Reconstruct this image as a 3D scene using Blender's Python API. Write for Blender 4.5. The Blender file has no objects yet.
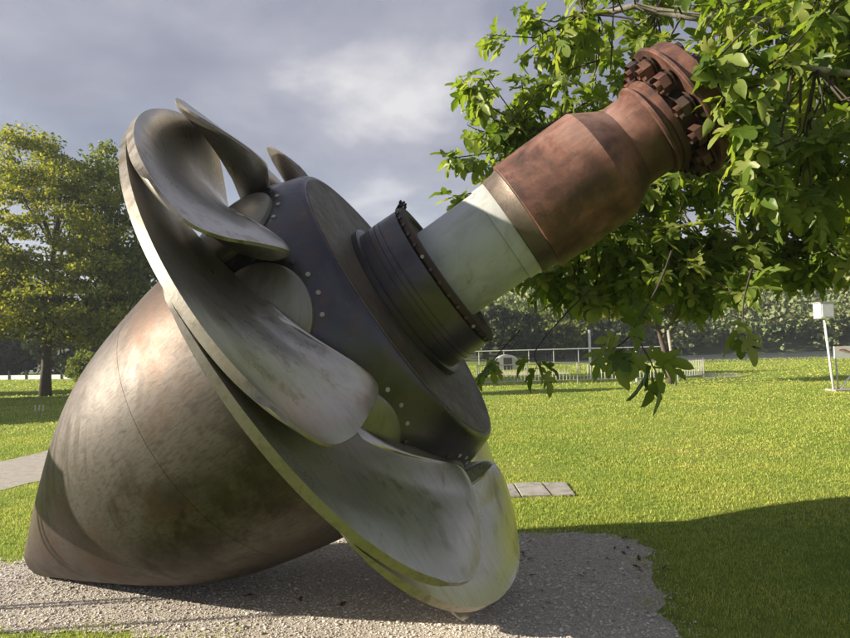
import bpy, math, random
import numpy as np
from mathutils import Matrix, Vector
random.seed(7); RNG = np.random.default_rng(7)
scene = bpy.context.scene
COL = scene.collection
R_ = math.radians

# ------------------------------------------------------------------ camera
F_PX, IW, IH = 640.0, 850.0, 638.0          # focal length in photo pixels, photo size
PITCH, ROLL, CAM_H = R_(2.3), R_(1.5), 1.578
FW = np.array([0, math.cos(PITCH), math.sin(PITCH)])
_up = np.array([0, -math.sin(PITCH), math.cos(PITCH)]); _ri = np.array([1.0, 0, 0])
RI = math.cos(ROLL) * _ri - math.sin(ROLL) * _up
UP = math.sin(ROLL) * _ri + math.cos(ROLL) * _up
CAM = np.array([0, 0, CAM_H])
cd = bpy.data.cameras.new('camera'); cam = bpy.data.objects.new('camera', cd); COL.objects.link(cam)
cd.sensor_width = 36.0; cd.lens = F_PX / IW * 36.0; cd.clip_start = 0.05; cd.clip_end = 3000
cam.matrix_world = Matrix(((RI[0], UP[0], -FW[0], 0), (RI[1], UP[1], -FW[1], 0), (RI[2], UP[2], -FW[2], CAM_H), (0, 0, 0, 1)))
scene.camera = cam

# ------------------------------------------------------------------ light
SUN = Vector((-1.0, -0.09, 0.37)).normalized()      # direction towards the sun: low, from the left
world = bpy.data.worlds.new('World'); scene.world = world; world.use_nodes = True
wn, wl = world.node_tree.nodes, world.node_tree.links
wn.clear()
w_out = wn.new('ShaderNodeOutputWorld')
sky = wn.new('ShaderNodeTexSky'); sky.sky_type = 'NISHITA'; sky.sun_disc = False
sky.sun_elevation = math.asin(SUN.z); sky.sun_rotation = math.atan2(SUN.x, SUN.y)
sky.dust_density = 0.6; sky.ozone_density = 2.0
bg_sky = wn.new('ShaderNodeBackground'); bg_sky.inputs['Strength'].default_value = 0.05
wl.new(sky.outputs[0], bg_sky.inputs['Color'])
tc = wn.new('ShaderNodeTexCoord')
sep = wn.new('ShaderNodeSeparateXYZ'); wl.new(tc.outputs['Generated'], sep.inputs[0])
ab = wn.new('ShaderNodeMath'); ab.operation = 'ABSOLUTE'; wl.new(sep.outputs['Z'], ab.inputs[0])
adz = wn.new('ShaderNodeMath'); adz.operation = 'ADD'; adz.inputs[1].default_value = 0.28; wl.new(ab.outputs[0], adz.inputs[0])
cmb = wn.new('ShaderNodeCombineXYZ')
for i, ax in enumerate('XY'):
    dv = wn.new('ShaderNodeMath'); dv.operation = 'DIVIDE'
    wl.new(sep.outputs[ax], dv.inputs[0]); wl.new(adz.outputs[0], dv.inputs[1]); wl.new(dv.outputs[0], cmb.inputs[i])
def wnoise(scale, detail, rough, off):
    mp = wn.new('ShaderNodeMapping'); mp.inputs['Location'].default_value = off
    wl.new(cmb.outputs[0], mp.inputs['Vector'])
    n = wn.new('ShaderNodeTexNoise'); n.inputs['Scale'].default_value = scale
    n.inputs['Detail'].default_value = detail; n.inputs['Roughness'].default_value = rough
    n.inputs['Distortion'].default_value = 0.25
    wl.new(mp.outputs[0], n.inputs['Vector']); return n
def wramp(src, stops):
    r = wn.new('ShaderNodeValToRGB'); e = r.color_ramp.elements
    e[0].position, e[0].color = stops[0][0], stops[0][1]
    e[1].position, e[1].color = stops[-1][0], stops[-1][1]
    for p, c in stops[1:-1]:
        x = e.new(p); x.color = c
    wl.new(src, r.inputs[0]); return r
n1 = wnoise(1.5, 9, 0.55, (7.84, 16.14, 0)); n2 = wnoise(0.9, 5, 0.5, (8.892, 18.712, 0))
cover = wramp(n2.outputs[0], [(0.30, (0.45,) * 3 + (1,)), (0.50, (0.92,) * 3 + (1,))])
cloud_col = wramp(n1.outputs[0], [(0.34, (0.160, 0.175, 0.250, 1)), (0.47, (0.240, 0.252, 0.335, 1)), (0.58, (0.36, 0.365, 0.44, 1)), (0.70, (0.74, 0.72, 0.73, 1))])
bg_cl = wn.new('ShaderNodeBackground'); bg_cl.inputs['Strength'].default_value = 0.42
wl.new(cloud_col.outputs[0], bg_cl.inputs['Color'])
mixw = wn.new('ShaderNodeMixShader')
wl.new(cover.outputs[0], mixw.inputs[0]); wl.new(bg_sky.outputs[0], mixw.inputs[1]); wl.new(bg_cl.outputs[0], mixw.inputs[2])
wl.new(mixw.outputs[0], w_out.inputs['Surface'])
sd = bpy.data.lights.new('sun', 'SUN'); sd.energy = 5.0; sd.angle = R_(0.55); sd.color = (1.0, 0.90, 0.74)
sun = bpy.data.objects.new('sun', sd); COL.objects.link(sun); sun.location = (-20, 3, 12)
sun.rotation_euler = (-SUN).to_track_quat('-Z', 'Y').to_euler()
vs = scene.view_settings
vs.view_transform = 'Standard'; vs.look = 'None'; vs.gamma = 1.0; vs.exposure = 1.4; vs.use_curve_mapping = False
try:
    scene.cycles.max_bounces = 8; scene.cycles.transparent_max_bounces = 8
except Exception: pass

# ------------------------------------------------------------------ helpers
def ray(px, py):
    return FW + RI * ((px - IW / 2) / F_PX) - UP * ((py - IH / 2) / F_PX)
def ground(px, py, z=0.0):                       # where the ray through a photo pixel meets the ground
    d = ray(px, py); return CAM + d * ((z - CAM_H) / d[2])
def at(px, py, depth):                           # point on that ray at a distance known from what it touches
    return CAM + ray(px, py) * depth
def link(o, parent=None):
    COL.objects.link(o)
    if parent is not None: o.parent = parent
    return o
def mesh_data(name, verts, faces, mats, smooth=False, midx=None):
    me = bpy.data.meshes.new(name)
    verts = np.asarray(verts, dtype=np.float32)
    if isinstance(faces, np.ndarray) and faces.ndim == 2:
        k = faces.shape[1]; n = len(faces)
        me.vertices.add(len(verts)); me.vertices.foreach_set('co', verts.ravel())
        me.loops.add(n * k); me.loops.foreach_set('vertex_index', faces.astype(np.int32).ravel())
        me.polygons.add(n); me.polygons.foreach_set('loop_start', np.arange(0, n * k, k, dtype=np.int32))
        try: me.polygons.foreach_set('loop_total', np.full(n, k, dtype=np.int32))
        except Exception: pass
        me.update(calc_edges=True)
    else:
        me.from_pydata([tuple(v) for v in verts], [], [tuple(f) for f in faces])
    for m in (mats if isinstance(mats, (list, tuple)) else [mats]): me.materials.append(m)
    me.polygons.foreach_set('use_smooth', np.full(len(me.polygons), bool(smooth)))
    if midx is not None: me.polygons.foreach_set('material_index', np.asarray(midx, dtype=np.int32))
    me.update()
    return me
def obj(name, verts, faces, mats, parent=None, smooth=False, midx=None, loc=None):
    o = bpy.data.objects.new(name, mesh_data(name, verts, faces, mats, smooth, midx))
    if loc is not None: o.location = loc
    return link(o, parent)
def tag(o, label=None, cat=None, group=None, kind=None):
    for k, v in (('label', label), ('category', cat), ('group', group), ('kind', kind)):
        if v: o[k] = v
    return o
def empty(name, loc, label=None, cat=None, group=None):
    o = bpy.data.objects.new(name, None); o.location = Vector([float(t) for t in loc]); o.empty_display_size = 0.1
    link(o); return tag(o, label, cat, group)
def smooth_by_angle(o, deg=35):
    me = o.data
    try:
        me.set_sharp_from_angle(angle=R_(deg))
    except Exception: pass
class MB:                                        # collects boxes and tubes for one mesh
    def __init__(s): s.v, s.f = [], []
    def add(s, v, f):
        b = len(s.v); s.v += [tuple(float(t) for t in p) for p in v]; s.f += [tuple(b + i for i in q) for q in f]; return s
    def box(s, c, d, rot=None):
        c = np.array(c, float); h = np.array(d, float) / 2
        P = np.array([(x, y, z) for x in (-1, 1) for y in (-1, 1) for z in (-1, 1)]) * h
        if rot is not None: P = P @ np.array(rot).T
        return s.add(P + c, [(0, 1, 3, 2), (4, 6, 7, 5), (0, 4, 5, 1), (2, 3, 7, 6), (0, 2, 6, 4), (1, 5, 7, 3)])
    def tube(s, pts, rad, n=8, cap=True):
        pts = [np.array(p, float) for p in pts]
        rad = rad if isinstance(rad, (list, tuple, np.ndarray)) else [rad] * len(pts)
        V, Fc = [], []
        prev = None
        for i, p in enumerate(pts):
            t = pts[min(i + 1, len(pts) - 1)] - pts[max(i - 1, 0)]; t = t / (np.linalg.norm(t) + 1e-9)
            if prev is None:
                ref = np.array([0, 0, 1.0]) if abs(t[2]) < 0.9 else np.array([1.0, 0, 0])
                x = np.cross(ref, t)
            else: x = prev - t * (prev @ t)
            x /= np.linalg.norm(x) + 1e-9; y = np.cross(t, x); prev = x
            for k in range(n):
                an = 2 * math.pi * k / n
                V.append(p + rad[i] * (math.cos(an) * x + math.sin(an) * y))
        for i in range(len(pts) - 1):
            for k in range(n):
                Fc.append((i * n + k, i * n + (k + 1) % n, (i + 1) * n + (k + 1) % n, (i + 1) * n + k))
        if cap:
            Fc.append(tuple(range(n - 1, -1, -1))); Fc.append(tuple((len(pts) - 1) * n + k for k in range(n)))
        return s.add(V, Fc)
    def build(s, name, mat, parent=None, smooth=False, off=None):
        v = np.array(s.v)
        if off is not None: v = v - np.array(off)
        return obj(name, v, s.f, mat, parent, smooth)

# ------------------------------------------------------------------ materials
def new_mat(name):
    m = bpy.data.materials.new(name); m.use_nodes = True
    nt = m.node_tree; b = nt.nodes['Principled BSDF']
    return m, nt, b
def node(nt, kind, **kw):
    n = nt.nodes.new(kind)
    for k, v in kw.items():
        if k in n.inputs: n.inputs[k].default_value = v
        else: setattr(n, k, v)
    return n
def noise(nt, vec, scale, detail=6, rough=0.55, dist=0.0):
    n = node(nt, 'ShaderNodeTexNoise', Scale=scale, Detail=detail, Roughness=rough, Distortion=dist)
    if vec is not None: nt.links.new(vec, n.inputs['Vector'])
    return n.outputs[0]
def ramp(nt, src, stops, interp='LINEAR'):
    r = nt.nodes.new('ShaderNodeValToRGB'); r.color_ramp.interpolation = interp
    e = r.color_ramp.elements
    fix = lambda c: tuple(c) + (1,) if len(c) == 3 else c
    e[0].position, e[0].color = stops[0][0], fix(stops[0][1])
    e[1].position, e[1].color = stops[-1][0], fix(stops[-1][1])
    for p, c in stops[1:-1]:
        x = e.new(p); x.color = fix(c)
    nt.links.new(src, r.inputs[0]); return r.outputs[0]
def mix(nt, fac, a, b, mode='MIX'):
    n = nt.nodes.new('ShaderNodeMix'); n.data_type = 'RGBA'; n.blend_type = mode
    for s, i in ((fac, 0), (a, 6), (b, 7)):
        if hasattr(s, 'is_linked') or hasattr(s, 'links'): nt.links.new(s, n.inputs[i])
        elif i == 0: n.inputs[0].default_value = s
        else: n.inputs[i].default_value = tuple(s) + (1,) if len(s) == 3 else s
    return n.outputs[2]
def objvec(nt, scale=(1, 1, 1), rot=(0, 0, 0), kind='Object'):
    t = nt.nodes.new('ShaderNodeTexCoord'); mp = nt.nodes.new('ShaderNodeMapping')
    mp.inputs['Scale'].default_value = scale; mp.inputs['Rotation'].default_value = rot
    nt.links.new(t.outputs[kind], mp.inputs['Vector']); return mp.outputs[0]
def bump(nt, b, src, strength=0.3, dist=0.01):
    n = node(nt, 'ShaderNodeBump', Strength=strength, Distance=dist)
    nt.links.new(src, n.inputs['Height']); nt.links.new(n.outputs[0], b.inputs['Normal']); return n
G3 = lambda x: (x, x, x)

# ------------------------------------------------------------------ runner frame (axis in space fitted from the photograph)
AZ, EL = R_(-12.224), R_(32.348)
AX = np.array([math.cos(EL) * math.cos(AZ), math.cos(EL) * math.sin(AZ), math.sin(EL)])
AU = np.array([0, 0, 1.0]) - AX[2] * AX; AU /= np.linalg.norm(AU)
AV = np.cross(AX, AU)
ORG = np.array([-0.7559, 4.2084, 1.4386])          # axis point s = 0
BASE = np.array([-1.35, 4.35, 0.0])             # foot of the whole thing
def cyl(s, r, ph):                              # (along axis, radius, angle from top towards the viewer) -> offset from BASE
    s, r, ph = np.broadcast_arrays(np.asarray(s, float), np.asarray(r, float), np.asarray(ph, float))
    return (ORG - BASE) + s[..., None] * AX + (r * np.cos(ph))[..., None] * AU + (r * np.sin(ph))[..., None] * AV
def lathe(name, prof, mat, parent, n=160, sharp=30, closed=False):
    prof = np.array(prof, float); k = len(prof)
    th = np.linspace(0, 2 * math.pi, n, endpoint=False)
    V = cyl(prof[:, 0][:, None], prof[:, 1][:, None], th[None, :]).reshape(-1, 3)
    Fc = []
    for i in range(k - 1):
        for j in range(n):
            j2 = (j + 1) % n
            Fc.append((i * n + j, i * n + j2, (i + 1) * n + j2, (i + 1) * n + j))
    if prof[0, 1] > 1e-4 : Fc.append(tuple(range(n - 1, -1, -1)))
    if prof[-1, 1] > 1e-4: Fc.append(tuple((k - 1) * n + j for j in range(n)))
    o = obj(name, V, Fc, mat, parent, True); smooth_by_angle(o, sharp); return o
def runvec(nt, scale=(1, 1, 1), rot=(0, 0, 0)):  # texture coordinates along the runner's own axis (x up the side, y to the viewer, z along)
    t = nt.nodes.new('ShaderNodeTexCoord')
    out = nt.nodes.new('ShaderNodeCombineXYZ')
    for i, ax in enumerate((AU, AV, AX)):
        d = nt.nodes.new('ShaderNodeVectorMath'); d.operation = 'DOT_PRODUCT'
        nt.links.new(t.outputs['Object'], d.inputs[0]); d.inputs[1].default_value = tuple(ax)
        nt.links.new(d.outputs['Value'], out.inputs[i])
    mp = nt.nodes.new('ShaderNodeMapping'); mp.inputs['Scale'].default_value = scale; mp.inputs['Rotation'].default_value = rot
    nt.links.new(out.outputs[0], mp.inputs['Vector']); return mp.outputs[0]
# ------------------------------------------------------------------ setting materials
def mat_lawn():
    m, nt, b = new_mat('lawn soil and turf')
    v = objvec(nt)
    big = noise(nt, v, 0.35, 6, 0.6); sm = noise(nt, v, 9, 8, 0.7)
    c1 = ramp(nt, big, [(0.30, (0.17, 0.24, 0.035)), (0.50, (0.23, 0.295, 0.05)), (0.68, (0.31, 0.32, 0.08))])
    c2 = ramp(nt, sm, [(0.3, G3(0.55)), (0.7, G3(1.25))])
    col = mix(nt, 1.0, c1, c2, 'MULTIPLY'); nt.links.new(col, b.inputs['Base Color'])
    b.inputs['Roughness'].default_value = 0.9; b.inputs['Specular IOR Level'].default_value = 0.1
    bump(nt, b, noise(nt, v, 30, 6, 0.7), 0.8, 0.03); return m
def mat_grass(name, c, tr):
    m, nt, b = new_mat(name)
    g = nt.nodes.new('ShaderNodeNewGeometry'); v = objvec(nt)
    isl = ramp(nt, g.outputs['Random Per Island'], [(0.0, c[0]), (0.45, c[1]), (0.85, c[2]), (1.0, c[3])])
    big = ramp(nt, noise(nt, v, 0.8, 8, 0.7), [(0.30, (0.50, 0.66, 0.5)), (0.46, (0.88, 0.95, 0.85)), (0.56, (1.05, 1.02, 1.0)), (0.70, (1.45, 1.22, 1.35))])
    col = mix(nt, 1.0, isl, big, 'MULTIPLY')
    nt.links.new(col, b.inputs['Base Color']); b.inputs['Roughness'].default_value = 0.65; b.inputs['Specular IOR Level'].default_value = 0.25
    t = nt.nodes.new('ShaderNodeBsdfTranslucent'); nt.links.new(col, t.inputs['Color'])
    mx = nt.nodes.new('ShaderNodeMixShader'); mx.inputs[0].default_value = tr
    nt.links.new(b.outputs[0], mx.inputs[1]); nt.links.new(t.outputs[0], mx.inputs[2])
    nt.links.new(mx.outputs[0], nt.nodes['Material Output'].inputs['Surface']); return m
def mat_leaf(name, c, tr=0.4, rough=0.5, tint=1.35):
    m, nt, b = new_mat(name)
    g = nt.nodes.new('ShaderNodeNewGeometry'); oi = nt.nodes.new('ShaderNodeObjectInfo')
    ad = nt.nodes.new('ShaderNodeMath'); ad.operation = 'ADD'; nt.links.new(g.outputs['Random Per Island'], ad.inputs[0]); nt.links.new(oi.outputs['Random'], ad.inputs[1])
    fr = nt.nodes.new('ShaderNodeMath'); fr.operation = 'FRACT'; nt.links.new(ad.outputs[0], fr.inputs[0])
    st = [(i / (len(c) - 1), q) for i, q in enumerate(c)]
    col = ramp(nt, fr.outputs[0], st)
    nt.links.new(col, b.inputs['Base Color']); b.inputs['Roughness'].default_value = rough; b.inputs['Specular IOR Level'].default_value = 0.35
    t = nt.nodes.new('ShaderNodeBsdfTranslucent')
    tcol = mix(nt, 1.0, col, (tint, tint * 1.0, 0.5), 'MULTIPLY'); nt.links.new(tcol, t.inputs['Color'])
    mx = nt.nodes.new('ShaderNodeMixShader'); mx.inputs[0].default_value = tr
    nt.links.new(b.outputs[0], mx.inputs[1]); nt.links.new(t.outputs[0], mx.inputs[2])
    nt.links.new(mx.outputs[0], nt.nodes['Material Output'].inputs['Surface']); return m
def mat_stone(name, stops, scale=6, rough=0.85, bs=0.4):
    m, nt, b = new_mat(name); v = objvec(nt)
    nt.links.new(ramp(nt, noise(nt, v, scale, 9, 0.7), stops), b.inputs['Base Color'])
    b.inputs['Roughness'].default_value = rough; bump(nt, b, noise(nt, v, scale * 9, 6, 0.7), bs, 0.01); return m
def mat_pebble():
    m, nt, b = new_mat('pebbles')
    g = nt.nodes.new('ShaderNodeNewGeometry'); v = objvec(nt)
    c = ramp(nt, g.outputs['Random Per Island'], [(0, (0.26, 0.22, 0.175)), (0.2, (0.50, 0.445, 0.375)), (0.7, (0.68, 0.62, 0.54)), (1, (0.80, 0.755, 0.69))])
    big = ramp(nt, noise(nt, v, 1.3, 5, 0.6), [(0.35, G3(0.85)), (0.65, G3(1.1))])
    nt.links.new(mix(nt, 1.0, c, big, 'MULTIPLY'), b.inputs['Base Color']); b.inputs['Roughness'].default_value = 0.85; return m
def mat_plain(name, c, rough=0.6, metallic=0.0, var=0.25, scale=8):
    m, nt, b = new_mat(name); v = objvec(nt)
    lo = tuple(x * (1 - var) for x in c); hi = tuple(min(1, x * (1 + var)) for x in c)
    nt.links.new(ramp(nt, noise(nt, v, scale, 7, 0.65), [(0.3, lo), (0.7, hi)]), b.inputs['Base Color'])
    b.inputs['Roughness'].default_value = rough; b.inputs['Metallic'].default_value = metallic; return m
def mat_bark(name, c):
    m, nt, b = new_mat(name); v = objvec(nt, (1, 1, 0.25))
    n = noise(nt, v, 14, 8, 0.7)
    nt.links.new(ramp(nt, n, [(0.3, tuple(x * 0.55 for x in c)), (0.7, tuple(x * 1.3 for x in c))]), b.inputs['Base Color'])
    b.inputs['Roughness'].default_value = 0.9; bump(nt, b, n, 0.6, 0.02); return m
L = {}
L['lawn'] = mat_lawn()
L['grass'] = mat_grass('grass blades', [(0.26, 0.335, 0.05), (0.40, 0.47, 0.085), (0.55, 0.58, 0.13), (0.70, 0.64, 0.28)], 0.48)
L['gravel'] = mat_stone('gravel bed', [(0.3, (0.36, 0.32, 0.265)), (0.5, (0.50, 0.45, 0.385)), (0.7, (0.60, 0.55, 0.475))], 22, 0.95, 0.9)
L['path'] = mat_stone('compacted pale gravel', [(0.3, (0.29, 0.255, 0.22)), (0.7, (0.46, 0.42, 0.37))], 9, 0.95, 0.7)
L['pebble'] = mat_pebble()
L['slab'] = mat_stone('pale stone slab', [(0.3, (0.16, 0.145, 0.12)), (0.5, (0.33, 0.305, 0.27)), (0.7, (0.43, 0.405, 0.365))], 7, 0.85, 0.4)

# ------------------------------------------------------------------ ground, gravel pad, path
obj_ground = tag(obj('ground', [(-430, -60, 0), (430, -60, 0), (430, 620, 0), (-430, 620, 0)], [(0, 1, 2, 3)], L['lawn']), kind='structure')
def wobble(poly, amp, step, seed):
    rg = np.random.default_rng(seed); out = []
    P = [np.array(p[:2], float) for p in poly]
    for i in range(len(P)):
        a, b = P[i], P[(i + 1) % len(P)]; n = max(1, int(np.linalg.norm(b - a) / step))
        for k in range(n): out.append(a + (b - a) * k / n + rg.normal(0, amp, 2))
    return np.array(out)
def inside(poly, pts):
    x, y = pts[:, 0], pts[:, 1]; r = np.zeros(len(pts), bool); j = len(poly) - 1
    for i in range(len(poly)):
        xi, yi = poly[i]; xj, yj = poly[j]
        c = ((yi > y) != (yj > y)) & (x < (xj - xi) * (y - yi) / (yj - yi + 1e-12) + xi)
        r ^= c; j = i
    return r
pad = wobble([(-4.6, 4.75), (-3.2, 4.95), (-2.95, 5.15), (-1.5, 5.75), (-0.2, 5.85), (0.75, 5.35), (1.35, 5.30), (1.62, 5.1), (1.60, 4.75), (1.48, 4.4), (1.42, 4.0), (1.30, 3.55), (1.1, 2.9),
              (0.2, 3.0), (-0.7, 3.3), (-1.35, 3.56), (-2.0, 3.70), (-2.6, 3.74), (-3.2, 3.84), (-4.6, 4.0)], 0.028, 0.09, 3)
def sheet(name, poly, z, mat):
    return tag(obj(name, [(p[0], p[1], z) for p in poly], [tuple(range(len(poly)))], mat), kind='structure')
sheet('gravel_pad', pad, 0.004, L['gravel'])
path_l = [ground(0, 462), ground(30, 455), ground(60, 448)]; path_r = [ground(0, 491), ground(30, 484), ground(60, 478)]
path = wobble([path_l[0] + np.array([-6, -1.4, 0]), path_l[0], path_l[1], path_l[2], (-2.6, 12.2), (-1.0, 12.6), (-0.6, 11.2), (-2.2, 10.2), path_r[2], path_r[1], path_r[0], path_r[0] + np.array([-5, -1.2, 0])], 0.03, 0.25, 5)
sheet('path', path, 0.006, L['path'])
# stone slabs let into the lawn behind the runner
slabs = empty('stone_kerb_slabs', (0.95, 6.9, 0), 'short row of pale stone slabs lying flush in the lawn behind the runner', 'paving')
sx0, sx1 = ground(498, 491)[0], ground(571, 491)[0]
yA, yB = ground(535, 497.5)[1], ground(535, 484.5)[1]
cuts = [sx0 - 0.55, ground(517, 491)[0], ground(547, 491)[0], sx1]
for i in range(3):
    x0, x1 = cuts[i] + 0.012, cuts[i + 1] - 0.012
    t_ = [(x0, yA), (x1, yA), (x1 + (0.03 if i == 2 else 0), yB), (x0, yB)]
    h = 0.020 + 0.006 * (i % 2)
    V = [(x - 0.95, y - 6.9, 0.0) for x, y in t_] + [(x - 0.95, y - 6.9, h - .008) for x, y in t_] + [((x - 0.95) * .995 , (y - 6.9) * 0.985, h) for x, y in t_]
    obj('slab', V, [(0, 1, 5, 4), (1, 2, 6, 5), (2, 3, 7, 6), (3, 0, 4, 7), (4, 5, 9, 8), (5, 6, 10, 9), (6, 7, 11, 10), (7, 4, 8, 11), (8, 9, 10, 11)], L['slab'], slabs)
slab_poly = np.array([(cuts[0], yA), (cuts[3], yA), (cuts[3], yB), (cuts[0], yB)])
# pebbles
def pebbles(n, seed):
    rg = np.random.default_rng(seed)
    pts = np.stack([rg.uniform(-4.0, 1.75, n), rg.uniform(2.9, 5.9, n)], 1); pts = pts[inside(pad, pts)]
    # a scatter over the pad's edge, so that the border is not a cut line
    e = pad[rg.integers(0, len(pad), 4500)] + rg.normal(0, 0.085, (4500, 2)); pts = np.concatenate([pts, e])
    d = np.hypot(pts[:, 0], pts[:, 1]); keep = (np.abs(pts[:, 0]) < 0.72 * pts[:, 1] + 0.3); pts = pts[keep]; n = len(pts)
    t = (1 + 5 ** .5) / 2
    ico = np.array([(-1, t, 0), (1, t, 0), (-1, -t, 0), (1, -t, 0), (0, -1, t), (0, 1, t), (0, -1, -t), (0, 1, -t), (t, 0, -1), (t, 0, 1), (-t, 0, -1), (-t, 0, 1)]) / 1.9
    tri = np.array([(0, 11, 5), (0, 5, 1), (0, 1, 7), (0, 7, 10), (0, 10, 11), (1, 5, 9), (5, 11, 4), (11, 10, 2), (10, 7, 6), (7, 1, 8), (3, 9, 4), (3, 4, 2), (3, 2, 6), (3, 6, 8), (3, 8, 9), (4, 9, 5), (2, 4, 11), (6, 2, 10), (8, 6, 7), (9, 8, 1)])
    tri = tri[ico[tri].mean(1)[:, 2] > -0.45]           # the undersides lie in the bed
    size = np.clip(rg.lognormal(math.log(0.0042), 0.40, n), 0.003, 0.019)
    V = ico[None] * (1 + rg.uniform(-.28, .28, (n, 12, 1))) * (size[:, None, None] * rg.uniform(0.6, 1.3, (n, 1, 3)))
    an = rg.uniform(0, 6.28, n); c, s = np.cos(an)[:, None], np.sin(an)[:, None]
    X = V[..., 0] * c - V[..., 1] * s; Y = V[..., 0] * s + V[..., 1] * c
    V = np.stack([X + pts[:, 0:1], Y + pts[:, 1:2], V[..., 2] * 0.5 + 0.004 + size[:, None] * 0.3], -1).reshape(-1, 3)
    Fc = (tri[None] + 12 * np.arange(n)[:, None, None]).reshape(-1, 3)
    return tag(obj('gravel', V, Fc, L['pebble']), 'pale loose gravel spread under and around the turbine runner', 'gravel', kind='stuff')
pebbles(104000, 11)
# grass blades
def grass():
    rg = np.random.default_rng(21); V, Fq = [], []
    PV = []; 
    def zone(y0, y1, dens, h0, h1, w, seg, xlim=0.72):
        area_n = int(dens * (y1 - y0) * 2 * (xlim * y1 + 0.4))
        pts = np.stack([rg.uniform(-(xlim * y1 + .4), xlim * y1 + .4, area_n), rg.uniform(y0, y1, area_n)], 1)
        pts = pts[np.abs(pts[:, 0]) < xlim * pts[:, 1] + .4]
        jit = rg.normal(0, 0.075, pts.shape) + 0.10 * np.stack([np.sin(pts[:, 1] * 9 + pts[:, 0] * 3), np.sin(pts[:, 0] * 8 + 1)], 1) * rg.uniform(0, 1, (len(pts), 1))
        bad = inside(pad, pts + jit) | inside(path, pts + jit) | inside(slab_poly, pts + jit * .6)
        pts = pts[~bad]
        dens_n = np.sin(pts[:, 0] * 1.7 + 0.6 * np.sin(pts[:, 1] * 2.3)) * np.sin(pts[:, 1] * 1.3 + pts[:, 0] * .4)
        pts = pts[rg.uniform(0, 1, len(pts)) < 0.82 + 0.3 * dens_n]
        n = len(pts); h = rg.uniform(h0, h1, n) * (1 + 0.25 * rg.normal(0, 1, n).clip(-1.5, 2)); wd = w * rg.uniform(.6, 1.3, n)
        an = rg.uniform(0, 6.283, n); ln = rg.uniform(0.15, 0.95, n) * h; la = rg.uniform(0, 6.283, n)
        dx, dy = np.cos(an) * wd / 2, np.sin(an) * wd / 2; lx, ly = np.cos(la) * ln, np.sin(la) * ln
        z0 = np.full(n, -0.004)
        A = np.stack([pts[:, 0] - dx, pts[:, 1] - dy, z0], 1); B = np.stack([pts[:, 0] + dx, pts[:, 1] + dy, z0], 1)
        Cc = np.stack([pts[:, 0] + dx * .75 + lx * .35, pts[:, 1] + dy * .75 + ly * .35, h * .62], 1); D = np.stack([pts[:, 0] - dx * .75 + lx * .35, pts[:, 1] - dy * .75 + ly * .35, h * .62], 1)
        E_ = np.stack([pts[:, 0] + lx, pts[:, 1] + ly, h], 1)
        base = sum(len(q) for q in PV); PV.append(np.stack([A, B, Cc, D, E_], 1).reshape(-1, 3))
        k = base + 5 * np.arange(n)[:, None]
        V.append(k + np.array([[0, 1, 2]])); V.append(k + np.array([[0, 2, 3]])); V.append(k + np.array([[3, 2, 4]]))
    zone(3.2, 5.2, 7200, 0.010, 0.030, 0.0045, 2)
    zone(5.2, 8.0, 3600, 0.011, 0.031, 0.0065, 2)
    zone(8.0, 13.0, 1200, 0.013, 0.034, 0.011, 2)
    zone(13.0, 22.0, 330, 0.016, 0.038, 0.022, 2)
    zone(22.0, 45.0, 50, 0.02, 0.045, 0.06, 2)
    P = np.concatenate(PV); T = np.concatenate(V)
    return tag(obj('grass', P, T, L['grass']), 'short sunlit lawn grass around the gravel pad', 'grass', kind='stuff')
grass()

def metal(name, stops, nscale=2.2, rough=(0.32, 0.55), metallic=0.75, streak=None, dark=None, bump_s=0.12, fine=60, spots=None, drip=None):
    """weathered metal: large patches, streaks along the axis or down, fine pitting"""
    m, nt, b = new_mat(name)
    v = runvec(nt)
    big = noise(nt, v, nscale, 8, 0.62, 0.4)
    col = ramp(nt, big, stops)
    if streak:
        sv = runvec(nt, streak[0]); sn = noise(nt, sv, streak[1], 5, 0.6)
        f = ramp(nt, sn, [(streak[2], G3(0)), (streak[3], G3(1))])
        fm = nt.nodes.new('ShaderNodeMath'); fm.operation = 'MULTIPLY'; fm.inputs[1].default_value = streak[5]; nt.links.new(f, fm.inputs[0])
        col = mix(nt, fm.outputs[0], col, streak[4])
    if dark:
        dn = noise(nt, v, dark[0], 9, 0.68, 0.2); f = ramp(nt, dn, [(dark[1], G3(0)), (dark[2], G3(1))])
        col = mix(nt, f, col, dark[3])
    if spots:
        sn = noise(nt, v, spots[0], 10, 0.75); f = ramp(nt, sn, [(spots[1], G3(0)), (spots[2], G3(1))])
        col = mix(nt, f, col, spots[3])
    if drip:                                             # stains running straight down
        dv = objvec(nt, (1, 1, 0.07)); dn = noise(nt, dv, drip[0], 4, 0.6, 0.15); f = ramp(nt, dn, [(drip[1], G3(0)), (drip[2], G3(1))])
        brk = ramp(nt, noise(nt, v, 1.7, 3, 0.5), [(0.42, G3(0)), (0.60, G3(drip[4]))])
        fm = nt.nodes.new('ShaderNodeMath'); fm.operation = 'MULTIPLY'; nt.links.new(f, fm.inputs[0]); nt.links.new(brk, fm.inputs[1])
        col = mix(nt, fm.outputs[0], col, drip[3])
    nt.links.new(col, b.inputs['Base Color'])
    rn = noise(nt, v, nscale * 5, 8, 0.7)
    rr = ramp(nt, rn, [(0.3, G3(rough[0])), (0.7, G3(rough[1]))]); nt.links.new(rr, b.inputs['Roughness'])
    b.inputs['Metallic'].default_value = metallic
    fn = noise(nt, v, fine, 6, 0.7)
    bump(nt, b, fn, bump_s, 0.01)
    return m
M = {}
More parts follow.
